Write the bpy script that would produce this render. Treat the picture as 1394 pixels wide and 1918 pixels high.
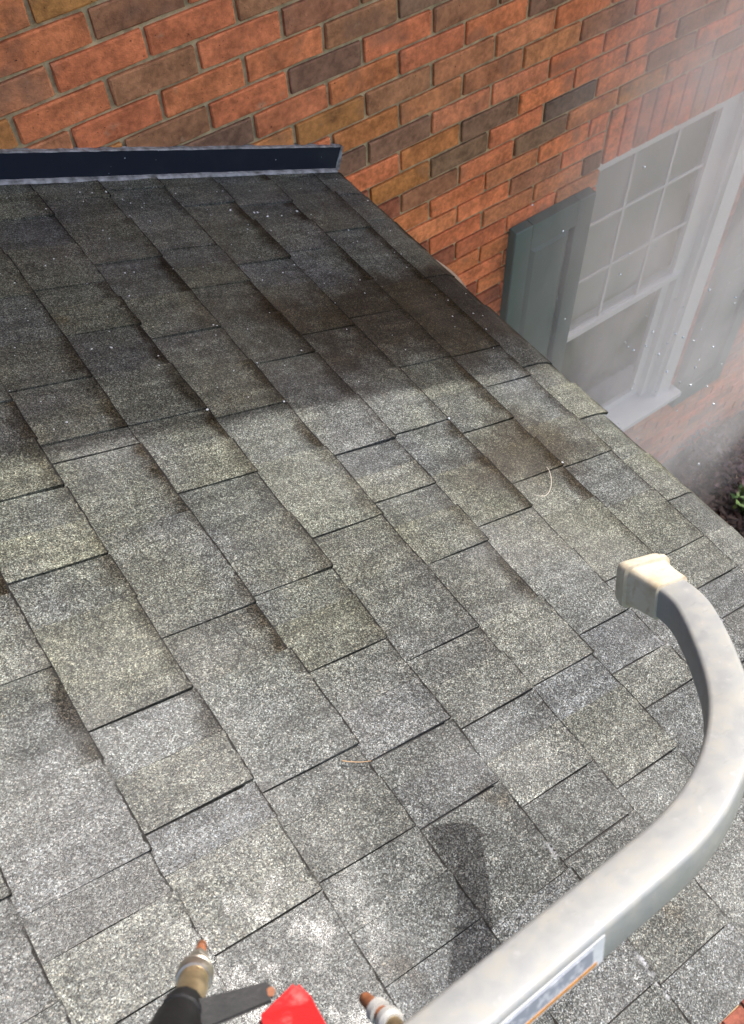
import bpy, bmesh, math, random
from mathutils import Vector, Matrix
import numpy as np

for o in list(bpy.data.objects):
    bpy.data.objects.remove(o, do_unlink=True)
scene = bpy.context.scene
col = scene.collection
rnd = random.Random(7)

# ------------------------------------------------------------------ units
# survey coordinates: x along the house wall, y towards it, z up, origin at the lens
K = 1.06                     # survey unit -> metres
GZ = -4.15                   # ground level in survey units
LIFT = -GZ * K
YW = 1.62                    # face of the brick wall
PITCH = math.radians(22.883)
Z0 = -0.9893                 # roof plane height at x = 0
TP = math.tan(PITCH)

def P(x, y, z):
    return Vector((x * K, y * K, z * K + LIFT))

# ------------------------------------------------------------------ camera
CR = [[0.818510, -0.573342, -0.036322], [-0.496431, -0.674058, -0.546994], [0.289132, 0.465751, -0.836348]]
FPX = 1754.9
cam = bpy.data.cameras.new('camera')
cam.sensor_fit = 'HORIZONTAL'
cam.sensor_width = 36.0
cam.lens = 36.0 * FPX / 1394.0
cam.clip_start = 0.02
cam.clip_end = 2000
cam.dof.use_dof = True
cam.dof.focus_distance = 1.45
cam.dof.aperture_fstop = 16.0
camo = bpy.data.objects.new('camera', cam)
col.objects.link(camo)
r0, r1, r2 = [Vector(r).normalized() for r in CR]
camo.matrix_world = Matrix(((r0.x, -r1.x, -r2.x, P(0, 0, 0).x), (r0.y, -r1.y, -r2.y, P(0, 0, 0).y),
                            (r0.z, -r1.z, -r2.z, P(0, 0, 0).z), (0, 0, 0, 1)))
scene.camera = camo

# ------------------------------------------------------------------ light
EL, AZ = math.radians(48.0), math.radians(8.5)
SUN = Vector((math.cos(EL) * math.cos(AZ), math.cos(EL) * math.sin(AZ), math.sin(EL)))
world = bpy.data.worlds.new('World')
scene.world = world
world.use_nodes = True
wn = world.node_tree
sky = wn.nodes.new('ShaderNodeTexSky')
sky.sky_type = 'NISHITA'
sky.sun_disc = False
sky.sun_elevation = EL
sky.sun_rotation = math.pi / 2 - AZ
sky.air_density = 1.0
sky.dust_density = 4.0
sky.ozone_density = 0.6
wn.links.new(sky.outputs[0], wn.nodes['Background'].inputs[0])
wn.nodes['Background'].inputs[1].default_value = 0.15
sl = bpy.data.lights.new('sun', 'SUN')
sl.energy = 2.3
sl.angle = math.radians(0.6)
sl.color = (1.0, 0.98, 0.95)
so = bpy.data.objects.new('sun', sl)
col.objects.link(so)
so.rotation_euler = SUN.to_track_quat('Z', 'Y').to_euler()
so.location = P(3, 1, 6)
scene.view_settings.view_transform = 'Standard'
scene.view_settings.look = 'None'
scene.view_settings.gamma = 1.0
scene.view_settings.exposure = 1.5
scene.view_settings.use_curve_mapping = False
scene.cycles.volume_bounces = 3

# ------------------------------------------------------------------ node helpers
class NT:
    def __init__(self, name):
        self.m = bpy.data.materials.new(name)
        self.m.use_nodes = True
        self.t = self.m.node_tree
        self.b = self.t.nodes['Principled BSDF']
        self.out = self.t.nodes['Material Output']
        self._tc = None
    def n(self, typ, ins=None, **props):
        nd = self.t.nodes.new('ShaderNode' + typ)
        for k, v in props.items():
            setattr(nd, k, v)
        for k, v in (ins or {}).items():
            self.set(nd.inputs[k], v)
        return nd
    def set(self, sock, v):
        if isinstance(v, bpy.types.NodeSocket):
            self.t.links.new(v, sock)
        elif isinstance(v, bpy.types.Node):
            self.t.links.new(v.outputs[0], sock)
        else:
            if isinstance(v, (tuple, list)) and len(v) == 3 and len(sock.default_value) == 4:
                v = (*v, 1.0)
            sock.default_value = v
    def obj(self):
        if not self._tc:
            self._tc = self.n('TexCoord')
        return self._tc.outputs['Object']
    def noise(self, scale, detail=2, rough=0.5, vec=None, dist=0.0):
        return self.n('TexNoise', {'Vector': vec or self.obj(), 'Scale': scale, 'Detail': detail, 'Roughness': rough, 'Distortion': dist}).outputs['Fac']
    def vor(self, scale, out='Color', vec=None, feature='F1'):
        return self.n('TexVoronoi', {'Vector': vec or self.obj(), 'Scale': scale}, feature=feature).outputs[out]
    def ramp(self, fac, stops, interp='LINEAR'):
        nd = self.n('ValToRGB', {'Fac': fac})
        e = nd.color_ramp.elements
        nd.color_ramp.interpolation = interp
        while len(e) < len(stops):
            e.new(0.5)
        for el, (p, c) in zip(e, stops):
            el.position = p
            el.color = (c, c, c, 1) if isinstance(c, (int, float)) else (*c, 1)
        return nd.outputs['Color']
    def math(self, op, a, b=0.0, c=0.0, clamp=False):
        nd = self.n('Math', {0: a, 1: b, 2: c}, operation=op, use_clamp=clamp)
        return nd.outputs[0]
    def maprange(self, v, a, b, c=0.0, d=1.0, smooth=True):
        nd = self.n('MapRange', {'Value': v, 'From Min': a, 'From Max': b, 'To Min': c, 'To Max': d},
                    interpolation_type='SMOOTHSTEP' if smooth else 'LINEAR')
        return nd.outputs[0]
    def mix(self, fac, a, b, blend='MIX'):
        nd = self.n('Mix', data_type='RGBA', blend_type=blend)
        for i, v in ((0, fac), (6, a), (7, b)):
            self.set(nd.inputs[i], v)
        return nd.outputs[2]
    def bump(self, h, strength, dist, normal=None):
        nd = self.n('Bump', {'Height': h, 'Strength': strength, 'Distance': dist})
        if normal is not None:
            self.set(nd.inputs['Normal'], normal)
        return nd.outputs[0]
    def p(self, **kw):
        for k, v in kw.items():
            self.set(self.b.inputs[k.replace('_', ' ')], v)
        return self.m

def simple(name, color, rough=0.5, metal=0.0, var=0.25, scale=20.0, bump=0.0, spec=0.5):
    t = NT(name)
    n = t.noise(scale, 4, 0.6)
    f = t.maprange(n, 0.25, 0.75, 1.0 - var, 1.0 + var)
    c = t.mix(1.0, color, t.n('CombineXYZ', {0: f, 1: f, 2: f}), 'MULTIPLY')
    t.p(Base_Color=c, Roughness=t.maprange(n, 0.2, 0.8, rough * 0.8, min(1, rough * 1.2)), Metallic=metal)
    t.set(t.b.inputs['Specular IOR Level'], spec)
    if bump:
        t.p(Normal=t.bump(t.noise(scale * 6, 3), 0.4, bump))
    return t.m

# ------------------------------------------------------------------ materials
def make_granule():
    t = NT('wet_shingle_granules')
    o = t.obj()
    sep = t.n('SeparateXYZ', {0: o})
    s, y = sep.outputs[0], sep.outputs[1]
    # per-granule value
    v1 = t.n('TexVoronoi', {'Vector': o, 'Scale': 740.0})
    g1 = t.n('SeparateColor', {0: v1.outputs['Color']})
    val = t.ramp(g1.outputs[0], [(0.0, 0.008), (0.25, 0.028), (0.50, 0.058), (0.75, 0.100), (0.92, 0.160), (1.0, 0.26)])
    hue = t.ramp(g1.outputs[1], [(0.0, (1.03, 1.0, 0.93)), (0.5, (0.97, 1.0, 0.99)), (0.85, (0.92, 0.99, 1.05)), (1.0, (1.10, 0.96, 0.84))])
    base = t.mix(1.0, val, hue, 'MULTIPLY')
    clump = t.maprange(t.noise(150, 2), 0.3, 0.7, 0.80, 1.20)
    base = t.mix(1.0, base, t.n('CombineXYZ', {0: clump, 1: clump, 2: clump}), 'MULTIPLY')
    base = t.mix(1.0, base, (0.98, 1.0, 0.99), 'MULTIPLY')
    blot = t.maprange(t.noise(28, 4, 0.6), 0.3, 0.7, 0.80, 1.20)
    base = t.mix(1.0, base, t.n('CombineXYZ', {0: blot, 1: blot, 2: blot}), 'MULTIPLY')
    base = t.mix(1.0, base, t.n('ObjectInfo').outputs['Color'], 'MULTIPLY')
    # water runs and worn streaks down the slope, bald patches where granules are lost
    st = t.n('Mapping', {'Vector': o, 'Scale': (5.0, 46.0, 5.0)})
    sk = t.maprange(t.noise(1.0, 4, 0.6, vec=st.outputs[0]), 0.34, 0.66, 0.78, 1.16)
    base = t.mix(1.0, base, t.n('CombineXYZ', {0: sk, 1: sk, 2: sk}), 'MULTIPLY')
    bald = t.math('MULTIPLY', t.maprange(t.noise(60, 4, 0.7), 0.60, 0.68), t.maprange(t.noise(8, 2), 0.45, 0.6))
    base = t.mix(t.math('MULTIPLY', bald, 0.7), base, (0.018, 0.017, 0.016))
    # olive / tan weathering in broad drifts
    n2 = t.noise(4.2, 3, 0.6)
    base = t.mix(t.math('MULTIPLY', t.maprange(n2, 0.34, 0.58, 0.25, 1.0), t.maprange(y, 0.32, 0.62, 0.12, 1.0)), base, t.mix(1.0, base, (1.12, 1.11, 0.94), 'MULTIPLY'))
    # brown algae not yet washed off: a drift across the roof towards the eave, and smaller islands
    dx = t.math('SUBTRACT', s, 0.90 * K)
    dy = t.math('SUBTRACT', y, 1.06 * K)
    ell = t.math('SQRT', t.math('ADD', t.math('POWER', t.math('MULTIPLY', dx, 1.5), 2.0), t.math('POWER', t.math('MULTIPLY', dy, 4.2), 2.0)))
    nb = t.noise(7.0, 4, 0.62)
    alg = t.maprange(t.math('ADD', ell, t.math('MULTIPLY', t.math('SUBTRACT', nb, 0.5), 1.5)), 0.95, 0.35)
    dx2 = t.math('SUBTRACT', s, 0.79 * K)
    dy2 = t.math('SUBTRACT', y, 0.665 * K)
    ell2 = t.math('SQRT', t.math('ADD', t.math('POWER', t.math('MULTIPLY', dx2, 5.0), 2.0), t.math('POWER', t.math('MULTIPLY', dy2, 9.0), 2.0)))
    alg2 = t.maprange(t.math('ADD', ell2, t.math('MULTIPLY', t.math('SUBTRACT', nb, 0.5), 1.6)), 1.05, 0.4)
    isl = t.maprange(t.noise(9.0, 3, 0.6, vec=t.n('VectorMath', {0: o, 1: (3.1, 7.7, 0)}, operation='ADD').outputs[0]), 0.63, 0.76, 0.0, 0.6)
    # dirt lying along the lower edge of each course
    crs = t.n('Attribute', attribute_name='course_frac').outputs['Fac']
    nd = t.noise(11.0, 3, 0.55)
    band = t.math('MULTIPLY', t.maprange(t.math('ADD', crs, t.math('MULTIPLY', t.math('SUBTRACT', t.noise(30, 3, 0.6), 0.5), 0.22)), 0.82, 1.0), t.maprange(nd, 0.41, 0.52))
    band = t.math('MULTIPLY', band, t.maprange(y, 0.30, 0.65, 0.25, 1.0))
    own = t.math('MULTIPLY', t.n('ObjectInfo').outputs['Alpha'], t.maprange(t.math('ADD', crs, t.math('MULTIPLY', t.math('SUBTRACT', t.noise(18, 4, 0.65), 0.5), 0.55)), 0.74, 0.98))
    band = t.math('MAXIMUM', t.math('MULTIPLY', band, 0.6), own)
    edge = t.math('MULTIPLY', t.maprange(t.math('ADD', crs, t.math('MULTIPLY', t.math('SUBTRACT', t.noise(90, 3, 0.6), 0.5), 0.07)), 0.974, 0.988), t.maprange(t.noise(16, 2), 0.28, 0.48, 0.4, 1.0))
    brown = t.mix(1.0, base, (0.34, 0.25, 0.185), 'MULTIPLY')
    dark = t.mix(1.0, base, (0.26, 0.185, 0.12), 'MULTIPLY')
    base = t.mix(t.math('MULTIPLY', alg, 0.9), base, brown)
    base = t.mix(t.math('MULTIPLY', alg2, 0.8), base, brown)
    base = t.mix(isl, base, t.mix(1.0, base, (0.72, 0.58, 0.42), 'MULTIPLY'))
    base = t.mix(t.math('MULTIPLY', band, 0.9), base, dark)
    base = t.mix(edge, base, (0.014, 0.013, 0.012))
    # pale grey flecks along lower edges, strongest towards the rake
    fr = t.math('MULTIPLY', t.maprange(crs, 0.925, 0.975), t.maprange(t.noise(13, 3, 0.6), 0.53, 0.60))
    fr = t.math('MULTIPLY', fr, t.maprange(t.noise(260, 1), 0.42, 0.56))
    base = t.mix(t.math('MULTIPLY', t.math('MULTIPLY', fr, t.maprange(t.noise(4, 2), 0.42, 0.6)), t.maprange(y, 0.42, 0.22, 0.0, 0.5)), base, (0.46, 0.47, 0.49))
    # water film
    wet = t.maprange(t.noise(3.0, 3, 0.6), 0.35, 0.65)
    near = t.math('MULTIPLY', t.math('MULTIPLY', t.maprange(s, 0.24, 0.0), t.maprange(y, 0.85, 0.45)), t.maprange(t.noise(8, 3, 0.6), 0.30, 0.60, 0.45, 1.0))
    wet = t.math('MAXIMUM', t.math('MULTIPLY', wet, 0.55), near)
    rough = t.maprange(wet, 0.0, 1.0, 0.62, 0.42)
    h = t.math('SUBTRACT', 1.0, v1.outputs['Distance'])
    hh = t.math('ADD', t.math('MULTIPLY', h, 0.6), t.math('MULTIPLY', g1.outputs[2], 0.5))
    nrm = t.bump(hh, 0.7, 0.0011)
    nrm = t.bump(t.noise(24, 3), 0.25, 0.004, nrm)
    t.p(Base_Color=base, Roughness=rough, Normal=nrm)
    pud = t.math('MULTIPLY', t.math('MULTIPLY', t.maprange(s, 0.12, 0.02), t.maprange(s, -0.16, -0.06)), t.math('MULTIPLY', t.maprange(y, 0.33, 0.20), t.maprange(t.noise(15, 4, 0.6), 0.50, 0.60, 0.0, 0.55)))
    t.p(Coat_Weight=t.math('ADD', t.math('MULTIPLY', near, 0.0), pud, clamp=True), Coat_Roughness=0.2, Coat_IOR=1.5,
        Coat_Normal=t.bump(t.math('ADD', t.math('MULTIPLY', hh, 0.25), t.noise(90, 3)), 0.6, 0.0022))
    t.set(t.b.inputs['Specular IOR Level'], t.math('MULTIPLY', t.maprange(wet, 0.0, 1.0, 0.14, 0.55), t.math('SUBTRACT', 1.0, t.math('MULTIPLY', t.math('MAXIMUM', edge, band), 0.8))))
    return t.m

def make_brick():
    t = NT('fired_brick')
    oi = t.n('ObjectInfo')
    o = t.n('VectorMath', {0: t.obj(), 1: t.n('VectorMath', {0: oi.outputs['Location'], 1: (1, 1, 1)}, operation='MULTIPLY').outputs[0]}, operation='ADD').outputs[0]
    n1 = t.noise(14, 4, 0.6, vec=o)
    n2 = t.noise(70, 3, 0.65, vec=o)
    f = t.math('ADD', t.maprange(n1, 0.25, 0.75, 0.66, 1.26), t.maprange(n2, 0.3, 0.7, -0.20, 0.18))
    c = t.mix(1.0, oi.outputs['Color'], t.n('CombineXYZ', {0: f, 1: f, 2: f}), 'MULTIPLY')
    # kiln flashing / dusty mortar smear / pits
    fl = t.maprange(t.noise(9, 2, 0.5, vec=t.n('VectorMath', {0: o, 1: (4, 9, 2)}, operation='ADD').outputs[0]), 0.56, 0.74, 0.0, 0.55)
    c = t.mix(fl, c, (0.22, 0.115, 0.070))
    sm = t.maprange(t.noise(22, 3, 0.7, vec=t.n('VectorMath', {0: o, 1: (1, 3, 8)}, operation='ADD').outputs[0]), 0.64, 0.78, 0.0, 0.45)
    c = t.mix(sm, c, (0.42, 0.27, 0.16))
    pit = t.maprange(t.noise(150, 2, 0.6, vec=o), 0.70, 0.76)
    c = t.mix(pit, c, (0.05, 0.02, 0.015))
    t.p(Base_Color=c, Roughness=0.88, Normal=t.bump(t.math('SUBTRACT', t.math('ADD', n2, t.noise(320, 2, vec=o)), pit), 0.55, 0.0022))
    t.set(t.b.inputs['Specular IOR Level'], 0.25)
    return t.m

M = {}
M['granule'] = make_granule()
M['brick'] = make_brick()
M['mortar'] = simple('sandy_mortar', (0.48, 0.36, 0.20), 0.95, var=0.35, scale=40, bump=0.003, spec=0.2)
M['deck'] = simple('dark_felt', (0.012, 0.011, 0.010), 0.9)
M['white'] = simple('white_trim_paint', (0.68, 0.67, 0.65), 0.45, var=0.08, scale=8)
M['shutter'] = simple('green_grey_shutter_paint', (0.062, 0.10, 0.090), 0.5, var=0.15, scale=10)
M['shade'] = simple('pale_window_shade', (0.55, 0.54, 0.51), 0.8, var=0.06, scale=5)
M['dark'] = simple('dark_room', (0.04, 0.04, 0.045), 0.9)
M['black_plastic'] = simple('black_plastic', (0.006, 0.006, 0.0065), 0.55, var=0.3, scale=60, bump=0.0004, spec=0.25)
M['soffit'] = simple('soffit_paint', (0.7, 0.69, 0.66), 0.6, var=0.06)

def make_flashing():
    t = NT('black_flashing_metal')
    n = t.noise(18, 4, 0.6)
    sp = t.maprange(t.vor(55, 'Distance'), 0.09, 0.05)
    c = t.mix(t.maprange(n, 0.45, 0.75, 0, 0.35), (0.008, 0.011, 0.020), (0.022, 0.027, 0.034))
    c = t.mix(t.math('MULTIPLY', sp, t.maprange(t.noise(9, 2), 0.55, 0.6)), c, (0.4, 0.42, 0.45))
    t.p(Base_Color=c, Roughness=0.55, Normal=t.bump(n, 0.2, 0.004))
    t.set(t.b.inputs['Specular IOR Level'], 0.2)
    return t.m
M['flashing'] = make_flashing()
M['sealant'] = simple('grey_white_sealant', (0.17, 0.172, 0.18), 0.6, var=0.75, scale=45, bump=0.004)

def make_alu():
    t = NT('oxidised_aluminium')
    o = t.obj()
    n = t.noise(55, 5, 0.65)
    n2 = t.noise(140, 3, 0.6)
    broad = t.noise(11, 3, 0.5)
    c = t.mix(t.maprange(n, 0.40, 0.66), (0.205, 0.212, 0.212), (0.23, 0.228, 0.21))
    c = t.mix(t.maprange(broad, 0.45, 0.70, 0, 0.5), c, (0.26, 0.25, 0.215))
    c = t.mix(t.maprange(n2, 0.60, 0.74, 0, 0.45), c, (0.29, 0.29, 0.285))
    scr = t.n('Mapping', {'Vector': o, 'Rotation': (0.3, 0.2, 0.5), 'Scale': (40, 420, 300)})
    sc = t.maprange(t.noise(1.0, 2, 0.5, vec=scr.outputs[0]), 0.66, 0.72, 0, 0.5)
    c = t.mix(sc, c, (0.17, 0.17, 0.165))
    spot = t.maprange(t.vor(38, 'Distance'), 0.10, 0.05)
    c = t.mix(t.math('MULTIPLY', spot, t.maprange(t.noise(15, 2), 0.58, 0.64, 0, 0.7)), c, (0.14, 0.13, 0.12))
    t.p(Base_Color=c, Roughness=t.maprange(n, 0.3, 0.7, 0.44, 0.66), Metallic=0.2, Normal=t.bump(n2, 0.10, 0.002))
    return t.m
M['alu'] = make_alu()

def make_rubber():
    t = NT('cream_rubber')
    n = t.noise(38, 4, 0.65)
    st = t.n('Mapping', {'Vector': t.obj(), 'Scale': (30, 90, 30)})
    n2 = t.noise(1.0, 4, 0.6, vec=st.outputs[0])
    c = t.mix(t.maprange(n, 0.45, 0.75), (0.40, 0.355, 0.265), (0.32, 0.26, 0.17))
    c = t.mix(t.maprange(n2, 0.58, 0.72, 0, 0.7), c, (0.25, 0.17, 0.095))
    t.p(Base_Color=c, Roughness=0.6, Normal=t.bump(n, 0.3, 0.002))
    return t.m
M['rubber'] = make_rubber()

def make_label():
    t = NT('worn_blue_grey_label')
    n = t.noise(110, 4, 0.7)
    c = t.mix(t.maprange(n, 0.50, 0.62), (0.19, 0.20, 0.24), (0.36, 0.37, 0.40))
    t.p(Base_Color=c, Roughness=0.4)
    return t.m
M['label'] = make_label()
M['label_white'] = simple('label_white', (0.42, 0.43, 0.45), 0.4, var=0.12, scale=90)
M['label_orange'] = simple('label_orange', (0.38, 0.16, 0.03), 0.45, var=0.4, scale=120)
M['brass'] = simple('dull_brass', (0.42, 0.33, 0.20), 0.38, 0.85, var=0.3, scale=80)
M['steel'] = simple('dull_nickel', (0.42, 0.38, 0.32), 0.33, 0.9, var=0.2, scale=80)
M['rust'] = simple('rusty_copper', (0.20, 0.075, 0.032), 0.65, 0.25, var=0.45, scale=120)
M['ring'] = simple('pale_plastic_ring', (0.30, 0.30, 0.29), 0.5, var=0.15, scale=60)

def make_red():
    t = NT('faded_red_plastic')
    n = t.noise(45, 4, 0.65)
    c = t.mix(t.maprange(n, 0.50, 0.70), (0.38, 0.014, 0.016), (0.42, 0.10, 0.095))
    t.p(Base_Color=c, Roughness=0.42, Normal=t.bump(n, 0.15, 0.002))
    return t.m
M['red'] = make_red()

def make_glass():
    t = NT('window_glass')
    t.p(Base_Color=(0.95, 0.97, 0.97), Roughness=0.03, IOR=1.45)
    t.set(t.b.inputs['Transmission Weight'], 1.0)
    return t.m
M['glass'] = make_glass()

def make_water():
    t = NT('water_drop')
    t.p(Base_Color=(0.95, 0.96, 0.97), Roughness=0.12)
    t.set(t.b.inputs['Transmission Weight'], 0.35)
    t.set(t.b.inputs['Specular IOR Level'], 0.8)
    return t.m
M['drop'] = make_water()

def make_ground():
    t = NT('lawn_ground')
    n = t.noise(1.2, 5, 0.6)
    n2 = t.noise(60, 3, 0.7)
    c = t.mix(t.maprange(n, 0.35, 0.65), (0.05, 0.085, 0.022), (0.085, 0.10, 0.035))
    c = t.mix(t.maprange(n2, 0.4, 0.7, 0, 0.7), c, (0.03, 0.045, 0.014))
    t.p(Base_Color=c, Roughness=0.95, Normal=t.bump(n2, 0.8, 0.02))
    return t.m
M['ground'] = make_ground()
M['mulch'] = simple('dark_mulch', (0.075, 0.048, 0.036), 0.95, var=0.6, scale=25, bump=0.02, spec=0.2)
M['chip'] = simple('mulch_chip', (0.13, 0.085, 0.062), 0.9, var=0.7, scale=14, spec=0.2)
M['leaf_green'] = simple('green_leaf', (0.075, 0.13, 0.025), 0.6, var=0.45, scale=9)
M['leaf_plum'] = simple('plum_leaf', (0.085, 0.045, 0.048), 0.6, var=0.5, scale=9)
M['twig'] = simple('pale_twig', (0.30, 0.22, 0.15), 0.8, var=0.3)
M['needle_pale'] = simple('bleached_needle', (0.36, 0.32, 0.26), 0.6, var=0.2, scale=60)
M['needle_brown'] = simple('brown_needle', (0.30, 0.19, 0.10), 0.6, var=0.3, scale=60)
M['roof_far'] = simple('far_shingles', (0.09, 0.085, 0.08), 0.9, var=0.3, scale=12)

# ------------------------------------------------------------------ object helpers
def link(name, me, mat, parent=None, loc=None):
    o = bpy.data.objects.new(name, me)
    col.objects.link(o)
    if mat is not None and len(me.materials) == 0:
        me.materials.append(mat)
    if parent is not None:
        o.parent = parent
    if loc is not None:
        o.location = loc
    return o

def from_bm(name, bm, mat, parent=None, loc=None, smooth=False):
    bmesh.ops.recalc_face_normals(bm, faces=bm.faces[:])
    me = bpy.data.meshes.new(name)
    bm.to_mesh(me)
    bm.free()
    if smooth:
        for p in me.polygons:
            p.use_smooth = True
    return link(name, me, mat, parent, loc)

def tag(o, label=None, cat=None, group=None, kind=None):
    if label: o['label'] = label
    if cat: o['category'] = cat
    if group: o['group'] = group
    if kind: o['kind'] = kind
    return o

def empty(name, loc, rot=(0, 0, 0)):
    o = bpy.data.objects.new(name, None)
    o.empty_display_size = 0.1
    col.objects.link(o)
    o.location = loc
    o.rotation_euler = rot
    return o

def bm_box(bm, x0, x1, y0, y1, z0, z1, off=Vector((0, 0, 0))):
    """box given in survey units, written in metres relative to off"""
    v = [bm.verts.new(P(x, y, z) - off) for x in (x0, x1) for y in (y0, y1) for z in (z0, z1)]
    for f in ((0, 1, 3, 2), (4, 6, 7, 5), (0, 4, 5, 1), (2, 3, 7, 6), (0, 2, 6, 4), (1, 5, 7, 3)):
        bm.faces.new([v[i] for i in f])
    return v

def box(name, x0, x1, y0, y1, z0, z1, mat, parent=None, off=Vector((0, 0, 0)), bevel=0.0):
    bm = bmesh.new()
    bm_box(bm, x0, x1, y0, y1, z0, z1, off)
    if bevel:
        bmesh.ops.bevel(bm, geom=bm.edges[:], offset=bevel * K, segments=2, profile=0.5, affect='EDGES')
    return from_bm(name, bm, mat, parent)

def tube(bm, pts, radii, seg=12, cap=True):
    """round tube through metre points with a radius at each"""
    rings = []
    prev = None
    for i, p in enumerate(pts):
        d = (pts[min(i + 1, len(pts) - 1)] - pts[max(i - 1, 0)]).normalized()
        if prev is None:
            u = d.orthogonal().normalized()
        else:
            u = (prev - d * prev.dot(d)).normalized()
        prev = u
        w = d.cross(u)
        rings.append([bm.verts.new(p + (u * math.cos(a) + w * math.sin(a)) * radii[i]) for a in [2 * math.pi * k / seg for k in range(seg)]])
    for a, b in zip(rings[:-1], rings[1:]):
        for k in range(seg):
            bm.faces.new([a[k], a[(k + 1) % seg], b[(k + 1) % seg], b[k]])
    if cap:
        bm.faces.new(rings[0][::-1])
        bm.faces.new(rings[-1])

def project(x, y, z):
    v = Vector((x, y, z))
    q = [v.dot(r) for r in (r0, r1, r2)]
    if q[2] <= 0.05:
        return None
    return 697 + FPX * q[0] / q[2], 959 + FPX * q[1] / q[2], q[2]

# ================================================================== ground
bm = bmesh.new()
gs = 240
vs = [bm.verts.new((x, y, -0.012)) for x, y in ((-gs, -gs), (gs, -gs), (gs, gs), (-gs, gs))]
bm.faces.new(vs)
tag(from_bm('ground', bm, M['ground']), kind='structure')

# planting bed: a lumpy mulch sheet at the foot of the wall
bm = bmesh.new()
nx, ny = 90, 26
bx0, bx1, by0, by1 = 1.15, 5.2, 1.02, 1.625
gv = []
for i in range(nx + 1):
    row = []
    for j in range(ny + 1):
        x = bx0 + (bx1 - bx0) * i / nx
        y = by0 + (by1 - by0) * j / ny
        e = min(1, 6 * min(i / nx, 1 - i / nx, j / ny * 0.6 + 0.0))
        row.append(bm.verts.new(P(x, y, GZ + 0.004 + e * (0.035 + rnd.uniform(-0.014, 0.014)))))
    gv.append(row)
for i in range(nx):
    for j in range(ny):
        bm.faces.new([gv[i][j], gv[i + 1][j], gv[i + 1][j + 1], gv[i][j + 1]])
tag(from_bm('garden_bed', bm, M['mulch']), kind='structure')
bm = bmesh.new()
for k in range(2600):
    x = rnd.uniform(2.3, 4.6); y = rnd.uniform(1.04, 1.6)
    c = P(x, y, GZ + 0.045 + rnd.uniform(0, 0.02))
    l, w = rnd.uniform(0.012, 0.045), rnd.uniform(0.004, 0.011)
    d = Vector((rnd.uniform(-1, 1), rnd.uniform(-1, 1), rnd.uniform(-0.5, 0.5))).normalized()
    u = d.orthogonal().normalized()
    q = [c + d * l + u * w, c - d * l + u * w, c - d * l - u * w, c + d * l - u * w]
    top = [bm.verts.new(p + Vector((0, 0, 0.004))) for p in q]
    bot = [bm.verts.new(p - Vector((0, 0, 0.004))) for p in q]
    bm.faces.new(top)
    for i in range(4):
        bm.faces.new([top[i], bot[i], bot[(i + 1) % 4], top[(i + 1) % 4]])
tag(from_bm('mulch_chips', bm, M['chip']), 'dark brown wood mulch chips along the foot of the brick wall', 'mulch', kind='stuff')

# brick patio below the roof corner
pat = empty('patio', P(1.2, -0.5, GZ))
tag(pat, kind='structure')
po = P(1.2, -0.5, GZ)
box('mortar_bed', 0.62, 2.3, -1.6, 0.25, GZ - 0.03, GZ + 0.012, M['mortar'], pat, po)
pm = None
pc = [(0.20, 0.065, 0.042), (0.17, 0.055, 0.036), (0.23, 0.08, 0.055), (0.15, 0.052, 0.036)]
for i in range(15):
    for j in range(8):
        if pm is None:
            b = bmesh.new()
            bmesh.ops.create_cube(b, size=1.0)
            bmesh.ops.scale(b, vec=(0.100 * K, 0.205 * K, 0.05), verts=b.verts)
            bmesh.ops.bevel(b, geom=b.edges[:], offset=0.004, segments=1, affect='EDGES')
            pv = from_bm('paver', b, M['brick'], pat)
            pm = pv.data
        else:
            pv = link('paver', pm, M['brick'], pat)
        pv.location = P(0.68 + i * 0.1075, -1.48 + j * 0.214 + (i % 2) * 0.107, GZ) - po + Vector((0, 0, 0.004 + rnd.uniform(0, 0.003)))
        pv.color = (*pc[rnd.randrange(4)], 1)

# plants in the bed
def shrub(name, at, r, h, nleaf, mat, label, seed, lsize):
    rr = random.Random(seed)
    base = P(*at)
    t = empty(name, base)
    tag(t, label, 'shrub')
    bm = bmesh.new()
    tips = []
    for k in range(16):
        a = rr.uniform(0, 6.28); q = rr.uniform(0.25, 1.0)
        tip = Vector((math.cos(a) * r * q, math.sin(a) * r * q, h * rr.uniform(0.55, 1.0) * (1.1 - 0.4 * q)))
        mid = tip * 0.5 + Vector((rr.uniform(-1, 1), rr.uniform(-1, 1), rr.uniform(0, 1))) * r * 0.15
        tube(bm, [Vector((rr.uniform(-.02, .02), rr.uniform(-.02, .02), 0)), mid, tip], [0.005, 0.0035, 0.002], 5)
        tips.append((mid, tip))
    from_bm('stem', bm, M['twig'], t)
    bm = bmesh.new()
    for k in range(nleaf):
        m, tp = tips[rr.randrange(len(tips))]
        c = m.lerp(tp, rr.uniform(0.0, 1.1)) + Vector((rr.gauss(0, 1), rr.gauss(0, 1), rr.gauss(0, 1))) * r * 0.16
        c.z = max(c.z, 0.02)
        d = Vector((rr.gauss(0, 1), rr.gauss(0, 1), rr.gauss(0.2, 0.6))).normalized()
        u = d.cross(Vector((rr.gauss(0, .5), rr.gauss(0, .5), 1))).normalized()
        s = lsize * rr.uniform(0.6, 1.3)
        up = d.cross(u) * s * 0.15
        a, b_, c_, d_ = c - d * s, c + u * s * 0.45 + up, c + d * s, c - u * s * 0.45 + up
        va = [bm.verts.new(v) for v in (a, b_, c_, d_)]
        bm.faces.new([va[0], va[1], va[2]])
        bm.faces.new([va[0], va[2], va[3]])
    from_bm('crown', bm, mat, t)
    return t
shrub('shrub', (3.03, 1.08, GZ + 0.02), 0.17, 0.22, 700, M['leaf_green'], 'small bright green shrub just past the eave corner', 3, 0.026)
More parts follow.
